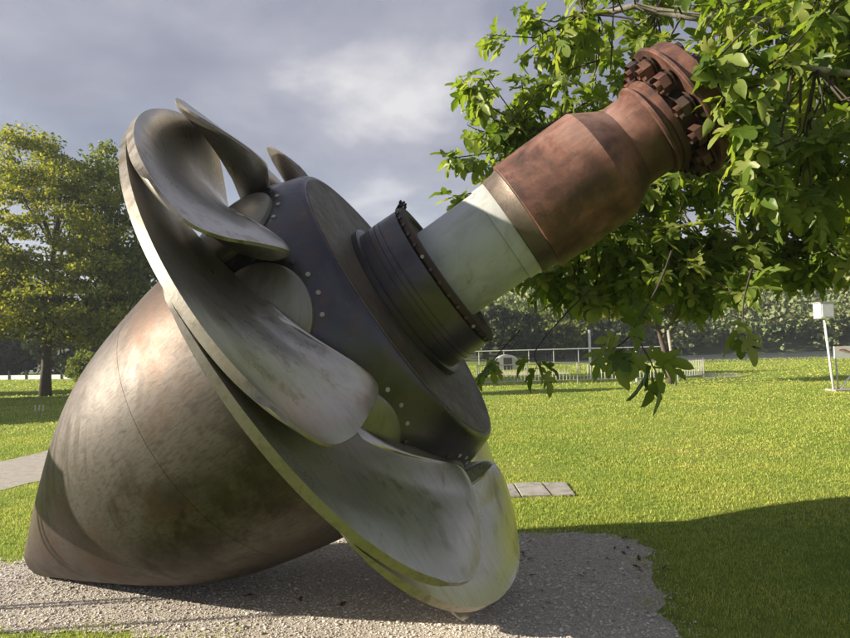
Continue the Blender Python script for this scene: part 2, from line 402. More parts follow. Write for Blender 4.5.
M['cone'] = metal('worn bronze-brown steel', [(0.30, (0.066, 0.032, 0.018)), (0.41, (0.076, 0.050, 0.036)), (0.50, (0.086, 0.075, 0.067)), (0.60, (0.094, 0.083, 0.075)), (0.68, (0.078, 0.048, 0.032)), (0.78, (0.060, 0.028, 0.015))], 0.9, (0.44, 0.60), 0.66,
                  streak=((30, 30, 7.0), 2.2, 0.46, 0.68, (0.026, 0.021, 0.018), 0.6), dark=(1.4, 0.50, 0.64, (0.030, 0.024, 0.020)), bump_s=0.10, fine=90, spots=(6.0, 0.60, 0.70, (0.034, 0.029, 0.025)), drip=(13, 0.47, 0.62, (0.028, 0.018, 0.013), 1.0))
M['blade'] = metal('weathered stainless steel', [(0.26, (0.42, 0.37, 0.305)), (0.46, (0.53, 0.495, 0.44)), (0.62, (0.59, 0.56, 0.51)), (0.78, (0.48, 0.40, 0.31))], 0.9, (0.25, 0.36), 0.86,
                   streak=((3, 20, 20), 2.0, 0.46, 0.80, (0.30, 0.25, 0.20), 0.4), bump_s=0.05, fine=110, spots=(3.0, 0.655, 0.685, (0.62, 0.60, 0.57)), drip=(15, 0.53, 0.64, (0.29, 0.225, 0.15), 0.55))
M['rim'] = metal('milled blade rim steel', [(0.3, (0.22, 0.20, 0.17)), (0.7, (0.33, 0.305, 0.27))], 2.0, (0.36, 0.5), 0.7, streak=((14, 14, 14), 2, 0.5, 0.72, (0.13, 0.105, 0.07), 0.6), drip=(16, 0.50, 0.60, (0.13, 0.10, 0.055), 0.8))
M['disc'] = metal('blade flange steel', [(0.3, (0.18, 0.17, 0.135)), (0.7, (0.27, 0.255, 0.21))], 2.5, (0.35, 0.55), 0.7, drip=(18, 0.48, 0.60, (0.11, 0.09, 0.05), 0.9))
M['hub'] = metal('dark hub steel', [(0.3, (0.048, 0.046, 0.052)), (0.55, (0.085, 0.084, 0.098)), (0.72, (0.115, 0.085, 0.068))], 1.8, (0.24, 0.42), 0.8,
                 streak=((8, 8, 0.8), 3.0, 0.5, 0.75, (0.12, 0.07, 0.045), 0.6), bump_s=0.1, drip=(11, 0.52, 0.66, (0.14, 0.085, 0.05), 0.7))
M['plate'] = metal('rust-grey cover plate', [(0.3, (0.085, 0.062, 0.045)), (0.55, (0.15, 0.122, 0.098)), (0.72, (0.19, 0.16, 0.13))], 2.6, (0.4, 0.65), 0.55,
                   streak=((1.5, 9, 3), 3.0, 0.5, 0.8, (0.06, 0.036, 0.022), 0.7), bump_s=0.2)
M['collar'] = metal('blackened collar steel', [(0.3, (0.042, 0.041, 0.046)), (0.55, (0.085, 0.083, 0.092)), (0.75, (0.12, 0.10, 0.085))], 3.0, (0.26, 0.42), 0.8,
                    streak=((2.5, 2.5, 28), 2.0, 0.45, 0.8, (0.11, 0.08, 0.06), 0.5), bump_s=0.08, drip=(11, 0.52, 0.66, (0.12, 0.08, 0.05), 0.6))
M['shaft'] = metal('chalky pale green paint', [(0.28, (0.22, 0.23, 0.215)), (0.5, (0.40, 0.415, 0.40)), (0.75, (0.50, 0.51, 0.495))], 2.0, (0.38, 0.6), 0.0,
                   streak=((2, 9, 2), 2.2, 0.52, 0.75, (0.22, 0.225, 0.17), 0.5), dark=(4.0, 0.60, 0.78, (0.20, 0.19, 0.14)), bump_s=0.05, drip=(14, 0.53, 0.66, (0.24, 0.19, 0.12), 0.8))
M['rust'] = metal('red-brown primer over rust', [(0.28, (0.032, 0.018, 0.014)), (0.42, (0.075, 0.036, 0.026)), (0.55, (0.19, 0.088, 0.062)), (0.70, (0.29, 0.17, 0.135))], 2.4, (0.36, 0.6), 0.2,
                  streak=((5, 5, 1.0), 2.4, 0.48, 0.75, (0.055, 0.028, 0.02), 0.7), bump_s=0.18, spots=(9, 0.66, 0.76, (0.30, 0.21, 0.165)), dark=(5.5, 0.58, 0.72, (0.04, 0.024, 0.019)), drip=(10, 0.50, 0.64, (0.035, 0.02, 0.016), 0.9))
M['darkrust'] = metal('dark rusted steel', [(0.3, (0.03, 0.022, 0.018)), (0.7, (0.07, 0.04, 0.028))], 4, (0.5, 0.7), 0.3, bump_s=0.2)
M['bolt'] = metal('bright bolt head', [(0.3, (0.26, 0.245, 0.22)), (0.7, (0.46, 0.44, 0.41))], 9, (0.4, 0.6), 0.3)

# ------------------------------------------------------------------ turbine runner
runner = empty('turbine_runner', BASE, 'huge weathered turbine runner with curved steel blades tipped over on the gravel', 'turbine')
SC = 0.30                                        # blade plane along the axis
# --- nose cone
cone_prof = [(-2.502, 0.0), (-2.500, 0.050), (-2.490, 0.088), (-2.475, 0.118), (-2.459, 0.139), (-2.415, 0.167), (-2.349, 0.206), (-2.239, 0.274), (-2.062, 0.385), (-1.93, 0.463), (-1.798, 0.539), (-1.63, 0.636), (-1.468, 0.724),
             (-1.30, 0.803), (-1.137, 0.868), (-0.92, 0.929), (-0.697, 0.972), (-0.6, 0.988)]
cs = np.array([p[0] for p in cone_prof]); cr = np.array([p[1] for p in cone_prof])
ss = np.concatenate([[-2.502, -2.5, -2.49, -2.475, -2.459, -2.437], np.linspace(-2.41, -0.62, 44)])
rr = np.interp(ss, cs, cr)
for _ in range(6): rr[8:-1] = 0.25 * rr[7:-2] + 0.5 * rr[8:-1] + 0.25 * rr[9:]
rr[0] = 0
nose = lathe('nose_cone', list(zip(ss, rr)), M['cone'], runner, 192)
lathe('nose_cone_skirt', [(-0.6195, rr[-1] - 0.004), (-0.617, rr[-1] + 0.0008), (-0.45, 1.012), (-0.3, 1.028), (-0.15, 1.033), (-0.02, 1.032)], M['cone'], runner, 192)
# --- hub body
hub_prof = []
for s in np.linspace(-0.015, 0.735, 22):
    hub_prof.append((s, math.sqrt(max(1.085 ** 2 - (s - SC) ** 2, 0))))
hub_prof[0] = (-0.015, 1.03)
hub_prof += [(0.748, 0.982), (0.755, 0.972)]
hub = lathe('hub', hub_prof, M['hub'], runner, 192)
lathe('cover_plate', [(0.755, 0.955), (0.7605, 0.950), (0.7605, 0.935), (0.759, 0.93), (0.759, 0.55), (0.762, 0.50)], M['plate'], runner, 160)
# --- seal collar with its stepped rings and bolts
lathe('collar_base_ring', [(0.762, 0.545), (0.795, 0.545), (0.80, 0.535), (0.80, 0.5)], M['collar'], runner)
col_prof = [(0.80, 0.505), (0.86, 0.507), (0.862, 0.502), (0.868, 0.502), (0.87, 0.507), (0.90, 0.508), (0.902, 0.501), (0.909, 0.501), (0.911, 0.507), (0.935, 0.507), (0.937, 0.502), (0.943, 0.502),
            (0.945, 0.506), (1.055, 0.501), (1.06, 0.494), (1.063, 0.47)]
collar = lathe('seal_collar', col_prof, M['collar'], runner)
lathe('clamp_ring', [(1.063, 0.49), (1.072, 0.497), (1.098, 0.497), (1.103, 0.49), (1.103, 0.42), (1.085, 0.40), (1.085, 0.30)], M['darkrust'], runner)
def radial_bolt(name, s, ph, r, size, h, mat, parent, n=6, axis='radial'):
    """hexagonal or round bolt head standing on a surface of radius r"""
    th = np.linspace(0, 2 * math.pi, n, endpoint=False)
    er = math.cos(ph) * AU + math.sin(ph) * AV; et = -math.sin(ph) * AU + math.cos(ph) * AV
    if axis == 'radial': nrm, x, y = er, AX, et
    else: nrm, x, y = AX, er, et
    c = (ORG - BASE) + s * AX + r * er
    rows = [(0, size), (h * 0.82, size), (h, size * 0.86)]
    V = np.concatenate([c + k * nrm + q * (np.cos(th)[:, None] * x + np.sin(th)[:, None] * y) for k, q in rows])
    Fc = [(i * n + j, i * n + (j + 1) % n, (i + 1) * n + (j + 1) % n, (i + 1) * n + j) for i in range(2) for j in range(n)] + [tuple(2 * n + j for j in range(n))]
    return obj(name, V, Fc, mat, parent)
for k in range(36):
    radial_bolt('bolt', 1.075, 2 * math.pi * k / 36 + 0.05, 0.496, 0.012, 0.010, M['bolt'] if k % 6 == 2 else M['collar'], collar)
# loose bits of sealing cord crumpled on top of the clamp ring
mb = MB()
for q in range(7):
    p0 = random.uniform(-0.22, 0.16)
    pts = [cyl(1.06 + 0.02 * i + random.uniform(-.012, .012), 0.515 + random.uniform(-0.012, 0.028), p0 + 0.05 * i + random.uniform(-.03, .03)) for i in range(4)]
    mb.tube(pts, 0.008, 5)
mb.build('sealing_cord', M['darkrust'], collar)
# --- shaft
lathe('shaft', [(1.08, 0.312), (1.50, 0.312), (1.502, 0.322), (1.585, 0.323), (1.588, 0.316), (1.588, 0.28)], M['shaft'], runner)
lathe('shaft_neck', [(1.585, 0.318), (1.59, 0.333), (1.66, 0.338), (1.69, 0.350)], M['plate'], runner)
# --- coupling sleeve: cylinder, shoulder cone, waist, flare
sleeve = lathe('coupling_sleeve', [(1.692, 0.352), (1.694, 0.364), (1.70, 0.369), (1.96, 0.370), (2.217, 0.369), (2.30, 0.318), (2.387, 0.2645), (2.45, 0.263), (2.545, 0.265)], M['rust'], runner, sharp=22)
lathe('lip_ring', [(2.546, 0.266), (2.549, 0.292), (2.565, 0.295), (2.573, 0.288), (2.576, 0.272), (2.60, 0.272), (2.603, 0.286), (2.640, 0.288), (2.645, 0.280), (2.648, 0.2)], M['rust'], runner, sharp=25)
lathe('bolt_gap_drum', [(2.64, 0.255), (2.742, 0.255)], M['darkrust'], runner)
flange = lathe('coupling_flange', [(2.738, 0.2), (2.738, 0.415), (2.742, 0.421), (2.757, 0.422), (2.762, 0.412), (2.765, 0.400), (2.855, 0.392), (2.865, 0.38), (2.865, 0.2)], M['rust'], runner, sharp=25)
for k in range(12):
    ph = 2 * math.pi * (k + 0.35) / 12
    radial_bolt('nut', 2.650, ph, 0.338, 0.060, 0.060, M['rust'] if k % 3 else M['darkrust'], flange, 6, 'axial')
    radial_bolt('washer', 2.708, ph, 0.338, 0.068, 0.012, M['darkrust'], flange, 18, 'axial')
    radial_bolt('stud', 2.628, ph, 0.338, 0.028, 0.12, M['rust'], flange, 12, 'axial')
    radial_bolt('nut', 2.865, ph, 0.32, 0.045, 0.04, M['darkrust'], flange, 6, 'axial')
lathe('shaft_end', [(2.86, 0.24), (2.95, 0.235), (2.97, 0.21), (2.97, 0.0)], M['darkrust'], runner)
# --- blades
PH0 = R_(82.0)
BLADES = [-124, -80, -37, 0, 38.5, 79, 120, 160, 200]        # degrees from the blade facing the camera
R_RIM, R_ROOT = 1.77, 1.07
def blade_arrays(lead=0.0):
    nt_, nc = 44, 56
    T = np.linspace(0, 1, nt_) ** 1.35; Cc = np.linspace(-1, 1, nc)
    t_k = [0, .03, .06, .10, .16, .24, .34, .5, .7, .86, .94, .975, 1.0]
    psiT = np.interp(T, t_k, [11.5, 20, 26, 29, 30.5, 31.0, 31.3, 31.2, 31.0, 29.3, 26.8, 24.3, 20])
    psiL = np.interp(T, t_k, [15, 30, 41, 46, 49, 50, 50, 49, 46, 43, 41, 39.5, 37.5])
    sT = np.interp(T, t_k, [.18, .25, .295, .32, .335, .335, .325, .29, .235, .18, .155, .14, .125])
    sL = np.interp(T, t_k, [-.19, -.215, -.24, -.255, -.26, -.255, -.24, -.19, -.105, -.05, -.035, -.03, -.03])
    for A in (psiT, psiL, sT, sL):
        for _ in range(4): A[1:-1] = 0.25 * A[:-2] + 0.5 * A[1:-1] + 0.25 * A[2:]
    s0 = np.interp(T, [0, .4, .85, 1], [0, 0, .03, .03])
    rad = R_ROOT + (R_RIM - R_ROOT) * T
    sE = s0 + sL - lead * T ** 2                         # leading end
    a1, a2 = (psiT + psiL) / 2, (psiT - psiL) / 2
    b1, b2 = (sT - sE) / 2, (sT + sE) / 2 - s0
    P = a1[:, None] * Cc + a2[:, None] * Cc ** 2
    S = s0[:, None] + b1[:, None] * Cc + b2[:, None] * Cc ** 2
    Rr = np.minimum(rad[:, None], np.sqrt(R_RIM ** 2 - S ** 2 * 0.8))
    th = np.zeros((nt_, nc))                             # half thickness
    for i, t in enumerate(T):
        edge = np.sqrt(np.clip(1 - np.abs(Cc) ** 4, 0, 1))
        mid = np.interp(t, [0, .12, .35, .7, 1], [.115, .085, .050, .032, .024])
        th[i] = np.maximum(mid * edge, 0.008)
    return P, S, Rr, th
def make_blade(off):
    BP, BS, BR, BT = blade_arrays(0.15 if off == 120 else 0.0)
    ph0 = PH0 + R_(off)
    nt_, nc = BP.shape
    X = cyl(SC + BS, BR, ph0 + np.radians(BP))
    du = np.gradient(X, axis=0); dv = np.gradient(X, axis=1)
    Nn = np.cross(dv, du); Nn /= np.linalg.norm(Nn, axis=2)[..., None] + 1e-9
    if (Nn[nt_ // 2, nc // 2] @ AX) < 0: Nn = -Nn
    top = X + Nn * BT[..., None]; bot = X - Nn * BT[..., None]
    V = np.concatenate([top.reshape(-1, 3), bot.reshape(-1, 3)])
    n = nt_ * nc; idx = lambda i, j: i * nc + j
    Fc, mi = [], []
    for i in range(nt_ - 1):
        for j in range(nc - 1):
            a, b, c, d = idx(i, j), idx(i, j + 1), idx(i + 1, j + 1), idx(i + 1, j)
            Fc.append((a, b, c, d)); mi.append(0); Fc.append((n + d, n + c, n + b, n + a)); mi.append(0)
    def strip(path, m):
        for p, q in zip(path[:-1], path[1:]): Fc.append((p, n + p, n + q, q)); mi.append(m)
    strip([idx(nt_ - 1, j) for j in range(nc)], 1)
    strip([idx(0, j) for j in range(nc - 1, -1, -1)], 0)
    strip([idx(i, 0) for i in range(nt_)], 1); strip([idx(i, nc - 1) for i in range(nt_ - 1, -1, -1)], 1)
    o = obj('blade', V, Fc, [M['blade'], M['rim']], runner, True, mi); smooth_by_angle(o, 50)
    # trunnion flange lying on the hub
    er = math.cos(ph0) * AU + math.sin(ph0) * AV; et = -math.sin(ph0) * AU + math.cos(ph0) * AV
    th = np.linspace(0, 2 * math.pi, 56, endpoint=False); VV = []; RD = 0.285
    rings = [(RD, 1.07), (RD, 1.108), (RD - .012, 1.118), (0.19, 1.125), (0.09, 1.13), (0.001, 1.13)]
    for rd, rs in rings:
        x = rd * np.cos(th); y = rd * np.sin(th); z = np.sqrt(rs ** 2 - rd ** 2)
        VV.append((ORG - BASE) + SC * AX + x[:, None] * AX + y[:, None] * et + z * er)
    VV = np.concatenate(VV); m_ = len(th)
    Fd = [(i * m_ + j, i * m_ + (j + 1) % m_, (i + 1) * m_ + (j + 1) % m_, (i + 1) * m_ + j) for i in range(len(rings) - 1) for j in range(m_)]
    d = obj('trunnion_flange', VV, Fd, M['disc'], o, True); smooth_by_angle(d, 40)
    for q in range(18):                                  # ring of bolts on the hub round the flange
        an = 2 * math.pi * (q + 0.5) / 18
        rd = RD + 0.035; x = rd * math.cos(an); y = rd * math.sin(an); z = math.sqrt(1.085 ** 2 - rd ** 2)
        c = (ORG - BASE) + (SC + x) * AX + y * et + z * er
        nn = c - ((ORG - BASE) + SC * AX); nn /= np.linalg.norm(nn); xx = np.cross(nn, AX); xx /= np.linalg.norm(xx); yy = np.cross(nn, xx)
        t8 = np.linspace(0, 2 * math.pi, 10, endpoint=False)
        vb = np.concatenate([c + h * nn + rr_ * (np.cos(t8)[:, None] * xx + np.sin(t8)[:, None] * yy) for h, rr_ in ((-.01, .013), (.006, .013), (.009, .009))])
        obj('bolt', vb, [(i * 10 + j, i * 10 + (j + 1) % 10, (i + 1) * 10 + (j + 1) % 10, (i + 1) * 10 + j) for i in range(2) for j in range(10)] + [tuple(20 + j for j in range(10))], M['bolt'] if q in (0, 1, 17) else M['hub'], hub)
    return o
for off in BLADES: make_blade(off)
# ------------------------------------------------------------------ vegetation
L['fig'] = mat_leaf('fig leaf', [(0.085, 0.145, 0.02), (0.15, 0.22, 0.036), (0.20, 0.275, 0.055), (0.25, 0.315, 0.08), (0.30, 0.33, 0.09)], 0.54, 0.4)
L['pine'] = mat_leaf('pine needles', [(0.13, 0.17, 0.025), (0.22, 0.26, 0.04), (0.34, 0.35, 0.06), (0.44, 0.40, 0.08)], 0.45, 0.6, 1.2)
L['broad'] = mat_leaf('broadleaf foliage', [(0.09, 0.125, 0.02), (0.16, 0.20, 0.035), (0.26, 0.28, 0.055)], 0.35, 0.6, 1.2)
L['dark'] = mat_leaf('dark evergreen foliage', [(0.022, 0.034, 0.010), (0.04, 0.055, 0.014), (0.065, 0.08, 0.018)], 0.25, 0.6, 1.1)
L['yellow'] = mat_leaf('yellow-green foliage', [(0.12, 0.14, 0.02), (0.19, 0.19, 0.03), (0.26, 0.22, 0.04)], 0.4, 0.6, 1.2)
L['wood'] = mat_leaf('far woodland foliage', [(0.09, 0.135, 0.05), (0.15, 0.20, 0.075), (0.22, 0.255, 0.10), (0.29, 0.285, 0.14)], 0.25, 0.7, 1.1)
L['bark'] = mat_bark('grey-brown bark', (0.10, 0.075, 0.055))
L['figbark'] = mat_bark('pale grey fig bark', (0.30, 0.27, 0.22))
L['twig'] = mat_bark('brown fig twig', (0.055, 0.042, 0.03))
L['white'] = mat_plain('white painted metal', (0.74, 0.73, 0.70), 0.5, 0, 0.08)
L['galv'] = mat_plain('galvanised steel', (0.50, 0.50, 0.48), 0.45, 0.6, 0.15)
L['darkmetal'] = mat_plain('dark painted metal', (0.06, 0.06, 0.065), 0.5, 0.3, 0.2)
L['wall'] = mat_plain('pale rendered wall', (0.62, 0.64, 0.66), 0.8, 0, 0.1)
L['red'] = mat_plain('faded red paint', (0.45, 0.12, 0.08), 0.6)
L['wooden'] = mat_plain('weathered wood', (0.31, 0.275, 0.225), 0.8, 0, 0.3)

def leaf_cloud(centres, radii, per, size, rg, flat=1.0, elong=1.6, up=0.0):
    """small leaf faces scattered through clumps: returns verts, faces"""
    n = len(centres) * per
    c = np.repeat(centres, per, 0); r = np.repeat(radii, per, 0)
    d = rg.normal(0, 1, (n, 3)); d /= np.linalg.norm(d, axis=1)[:, None]
    p = c + d * (rg.uniform(0.25, 1, (n, 1)) ** 0.6) * r * np.array([1, 1, flat])
    nrm = rg.normal(0, 1, (n, 3)) + np.array([0, 0, up]); nrm /= np.linalg.norm(nrm, axis=1)[:, None]
    t = np.cross(nrm, rg.normal(0, 1, (n, 3))); t /= np.linalg.norm(t, axis=1)[:, None] + 1e-9
    b = np.cross(nrm, t); s = size * rg.uniform(0.55, 1.35, (n, 1))
    q = np.stack([p - t * s * elong / 2, p + b * s / 2 + nrm * s * .12, p + t * s * elong / 2, p - b * s / 2 + nrm * s * .12], 1).reshape(-1, 3)
    return q, (np.arange(n)[:, None] * 4 + np.array([[0, 1, 2, 3]]))
def tree(name, base, h, trunk_r, crown, n_cl, per, leaf, mat, label, cat='tree', group=None, lean=(0, 0), clump=0.7, flat=0.7, bark='bark', seed=1, limbs=14, trunk_top=0.75, shell=0.45):
    """crown: list of (dx, dy, z, rx, ry, rz) ellipsoids relative to the base"""
    rg = np.random.default_rng(seed); base = np.array(base, float)
    root = empty(name, base, label, cat, group)
    C = []
    w = np.array([e[3] * e[4] * e[5] for e in crown]); w = w / w.sum()
    for _ in range(n_cl):
        e = crown[rg.choice(len(crown), p=w)]
        d = rg.normal(0, 1, 3); d /= np.linalg.norm(d)
        C.append(np.array(e[:3]) + d * rg.uniform(shell, 1.0) ** 0.7 * np.array(e[3:]))
    C = np.array(C); rad = clump * rg.uniform(0.55, 1.3, (n_cl, 1))
    V, Fq = leaf_cloud(C, rad, per, leaf, rg, flat)
    ok = V[:, 2].reshape(-1, 4).min(1) > 0.03
    V = V.reshape(-1, 4, 3)[ok].reshape(-1, 3); Fq = np.arange(len(V)).reshape(-1, 4)
    cr = obj('crown', V, Fq, L[mat], root)
    top = np.array([lean[0], lean[1], h * trunk_top])
    mb = MB(); N = 9; axis = []
    for i in range(N):
        f = i / (N - 1); axis.append(top * f + np.array([math.sin(f * 4 + seed) * .12, math.cos(f * 3 + seed) * .1, 0]) * (h / 8) * f)
    axis[0] = np.array([0, 0, -0.05])
    mb.tube(axis, [trunk_r * (1.25 - 0.25 * min(1, i / 1.0)) * (1 - 0.8 * i / (N - 1)) for i in range(N)], 9)
    tr = mb.build('trunk', L[bark], root, True)
    mb = MB()
    for c in C[rg.choice(n_cl, min(limbs, n_cl), replace=False)]:
        k = min(N - 2, max(2, int((c[2] / (h * trunk_top)) * (N - 1) * 0.7))); s = axis[k]
        mid = s * .5 + c * .5 + np.array([0, 0, -0.08 * np.linalg.norm(c - s)])
        r0 = trunk_r * (1 - .8 * k / (N - 1)) * .55
        mb.tube([s, mid, c], [r0, r0 * .6, r0 * .2], 5, False)
    mb.build('limbs', L[bark], root, True)
    return root
# the pine on the left, the tree beside it and the dark trees behind them
g = ground(45, 396)
tree('pine_tree', g, 10.2, 0.19, [(-0.3, 0, 6.6, 3.3, 2.6, 2.9), (-0.4, 0, 8.9, 1.5, 1.4, 1.5), (0.9, 0, 4.0, 3.0, 2.4, 1.6), (-2.1, 0.2, 3.8, 2.4, 2.0, 1.7), (0.6, 0, 2.7, 2.6, 2.0, 0.8)], 420, 130, 0.085, 'pine',
     'tall yellow-green pine with a dark leaning trunk at left', 'tree', lean=(0.5, 0), clump=0.62, flat=0.5, seed=4, limbs=40, trunk_top=0.9)
g = ground(112, 391)
tree('loose_broadleaf_tree', g, 11, 0.2, [(0.2, 0, 7.2, 2.2, 2.0, 3.4), (0.6, 0, 4.0, 2.4, 2, 2.2)], 200, 100, 0.11, 'broad', 'looser airy tree right of the pine, half behind the turbine blades', 'tree', clump=0.6, flat=0.8, seed=9, limbs=26)
BACK = [(-34, 41, 6.5), (-29, 43, 6.0), (-24.5, 42, 5.6), (-21, 44, 7), (-18.5, 40, 5.5), (-15, 43, 6.5), (-26, 39, 4.2), (-30.5, 38, 4.0), (-21.5, 37.5, 4.0)]
ORD = ['first', 'second', 'third', 'fourth', 'fifth', 'sixth', 'seventh', 'eighth', 'ninth']
BACK.sort()
for i, (x, y, h) in enumerate([(x_ * 1.2, y_ + 9, h_ * 1.2) for x_, y_, h_ in BACK]):
    tree('evergreen_tree', (x, y, 0), h, 0.18, [(0, 0, h * .5, 2.6, 2.0, h * .46)], 80, 60, 0.26, 'dark', 'dark dense evergreen, %s from the left in the shaded row behind the pine' % ORD[i], 'tree', 'dark evergreens behind the pine', clump=0.9, flat=0.8, seed=20 + i, limbs=4)
g = ground(84, 384)
tree('round_shrub', g, 1.7, 0.05, [(0, 0, 0.85, 0.75, 0.7, 0.85)], 40, 60, 0.11, 'broad', 'small bright round shrub beside the upper edge of the nose cone', 'shrub', clump=0.3, seed=31, limbs=6)
# trees outside the picture on the left that shade the lawn behind the cone
for i, (x, y, h) in enumerate([(-21.5, 16.4, 6.6), (-23.5, 18.6, 7.0), (-27, 21.2, 7.6), (-30, 25.5, 9), (-25, 14.6, 6.2)]):
    tree('roadside_tree', (x, y, 0), h, 0.2, [(0, 0, h * .6, 2.2, 1.2, h * .40)], 110, 70, 0.25, 'broad', 'roadside tree outside the left edge, shading the lawn', 'tree', 'roadside trees left of the lawn', clump=0.8, seed=50 + i, limbs=6)
tree('unseen_shade_tree', (-3.2, 19.6, 0), 3.4, 0.1, [(0, 0, 2.2, 1.0, 0.7, 1.1)], 40, 60, 0.16, 'broad', 'unseen low tree added behind the runner to shade a strip of lawn', 'tree', clump=0.45, seed=61, limbs=6)  # added out of sight behind the runner to cast the shade strip on the lawn
# saplings behind the barrier
g = ground(672, 384)
tree('leaning_sapling', g, 4.2, 0.13, [(-0.9, 0, 3.0, 1.9, 1.4, 0.85), (0.6, 0, 3.3, 1.6, 1.2, 0.8)], 90, 60, 0.12, 'yellow', 'small yellow-green tree with a leaning trunk behind the railing', 'tree', lean=(-0.55, 0.1), clump=0.42, flat=0.6, seed=71, limbs=12, trunk_top=0.72)
mbs = MB(); p0 = ground(676, 386); p1 = at(668, 330, p0[1]); mbs.tube([p0 - [0, 0, .05], p1], 0.05, 8); o = mbs.build('support_stake', L['wooden'], None, True, p0); o.location = p0
tag(o, 'pale slanting stake propping the small yellow-green tree', 'stake')
for i, (px, d, h, rx, mt) in enumerate([(506, 52, 4.6, 2.6, 'dark'), (528, 60, 5.0, 2.4, 'broad'), (562, 58, 4.6, 2.6, 'broad'), (600, 62, 5.2, 3.0, 'yellow'), (486, 56, 4.4, 2.4, 'dark')]):
    x = (px - 425) / 640 * d
    tree('bank_tree', (x, d, 0), h, 0.15, [(0, 0, h * .55, rx, 1.6, h * .42)], 60, 50, 0.3, mt, ['round dark evergreen on the far bank, right beside the collar', 'mid-green bushy tree on the bank behind the wire fence', 'low spreading tree on the bank left of the white post', 'yellowish bushy tree on the bank behind the railing', 'dark evergreen on the bank half behind the collar'][i], 'tree', 'trees on the far bank', clump=0.9, seed=80 + i, limbs=5)

# ------------------------------------------------------------------ far hill and water
L['hill'] = mat_plain('wooded slope soil', (0.06, 0.075, 0.03), 0.95, 0, 0.3, 0.05)
def hill_h(x, y):
    f = np.clip((y - 60) / 215, 0, 1); ridge = 20 + 14 * np.clip((x + 20) / 160, 0, 1.6) + 5 * np.sin(x * .021 + 1) + 3 * np.sin(x * .05)
    ridge = ridge * np.clip((x + 70) / 90, 0.0, 1)
    return f ** 0.8 * ridge - 0.3
gx = np.linspace(-120, 420, 60); gy = np.linspace(58, 330, 28); GX, GY = np.meshgrid(gx, gy, indexing='ij'); GZ = hill_h(GX, GY)
idx = np.arange(60 * 28).reshape(60, 28)
fq = np.stack([idx[:-1, :-1], idx[1:, :-1], idx[1:, 1:], idx[:-1, 1:]], -1).reshape(-1, 4)
tag(obj('hill', np.stack([GX, GY, GZ], -1).reshape(-1, 3), fq, L['hill'], None, True), kind='structure')
rg = np.random.default_rng(90)
n = 4400; hx = rg.uniform(-60, 330, n); hy = 61 + 255 * rg.uniform(0, 1, n) ** 1.9
keep = (hx < 0.75 * hy + 10) & (hx > 0.04 * hy - 1); hx, hy = hx[keep], hy[keep]; n = len(hx); hh = rg.uniform(2.2, 4.4, n)
sub = 6
cc = np.repeat(np.stack([hx, hy, hill_h(hx, hy) + hh * .8], 1), sub, 0) + rg.normal(0, 1, (n * sub, 3)) * np.repeat(hh, sub)[:, None] * np.array([.42, .42, .36])
V, Fq = leaf_cloud(cc, np.repeat(hh, sub)[:, None] * .5, 30, 0.40, rg, 0.85, 1.2)
tag(obj('hillside_wood', V, Fq, L['wood']), 'hazy woodland covering the far hillside across the water', 'woodland', kind='stuff')
m, nt, b = new_mat('river water'); b.inputs['Base Color'].default_value = (0.06, 0.07, 0.075, 1); b.inputs['Roughness'].default_value = 0.25
bump(nt, b, noise(nt, objvec(nt, (1, 3, 1)), 1.2, 5, .6), 0.6, 0.1); L['water'] = m
e0, e1 = ground(690, 363), ground(850, 358)
shore = [(-60, 60), (4, 56), (e0[0] - 1, e0[1] + 1), tuple(e0[:2]), tuple(e1[:2]), (e1[0] + 30, e1[1] + 3), (140, 58)]
tag(obj('water', [(x, y, 0.006) for x, y in shore] + [(420, 75, .006), (-110, 75, .006)], [tuple(range(9))], L['water']), kind='structure')

# ------------------------------------------------------------------ street furniture in the distance
def railing(a, b, h, name, label, post_step, bar_step, mat='galv', bar_r=0.008):
    a, b = np.array(a), np.array(b); a[2] = b[2] = 0; d = b - a; Ln = np.linalg.norm(d); root = empty(name, a, label, 'railing')
    MB().tube([np.array([0, 0, h]), d + [0, 0, h]], 0.022, 6).build('top_rail', L[mat], root)
    MB().tube([np.array([0, 0, .12]), d + [0, 0, .12]], 0.018, 6).build('bottom_rail', L[mat], root)
    np_ = max(2, int(Ln / post_step) + 1)
    for i in range(np_):
        p = d * i / (np_ - 1); MB().tube([p - [0, 0, .05], p + [0, 0, h + 0.03]], 0.028, 6).build('post', L[mat], root)
    mb = MB()
    for i in range(int(Ln / bar_step)):
        p = d * (i + .5) * bar_step / Ln; mb.tube([p + [0, 0, .12], p + [0, 0, h]], bar_r, 4, False)
    tag(mb.build('bars', L[mat], root), kind='stuff')
    return root
fa, fb = ground(478, 385.5), ground(678, 380.5); fc = ground(704, 377.5)
railing(fa, fb, 0.74, 'barrier_railing', 'low galvanised railing of thin vertical bars across the lawn', 1.6, 0.13)
railing(fb + [0.15, 0.1, 0], fc, 0.74, 'barrier_railing', 'short end length of the galvanised railing, nearest the water', 1.0, 0.13)
# tall wire fence further back
wf = empty('wire_fence', (3, 46, 0), 'tall dark wire fence with a pale top rail in front of the far bank', 'fence')
MB().tube([(-1, 0, 1.0), (14, 0.4, 1.0)], 0.035, 6).build('top_rail', L['white'], wf)
for i in range(9):
    MB().tube([(-1 + i * 1.8, 0.05 * i, -.05), (-1 + i * 1.8, 0.05 * i, 1.05)], 0.03, 6).build('post', L['galv'], wf)
mb = MB()
for z in np.linspace(0.1, 0.92, 8): mb.tube([(-1, 0.03, z), (14, 0.43, z)], 0.008, 4, False)
for i in range(70): mb.tube([(-1 + i * .214, 0.03 + i * .0057, 0.05), (-1 + i * .214, .03 + i * .0057, 1.0)], 0.006, 4, False)
tag(mb.build('wire_mesh', L['darkmetal'], wf), kind='stuff')
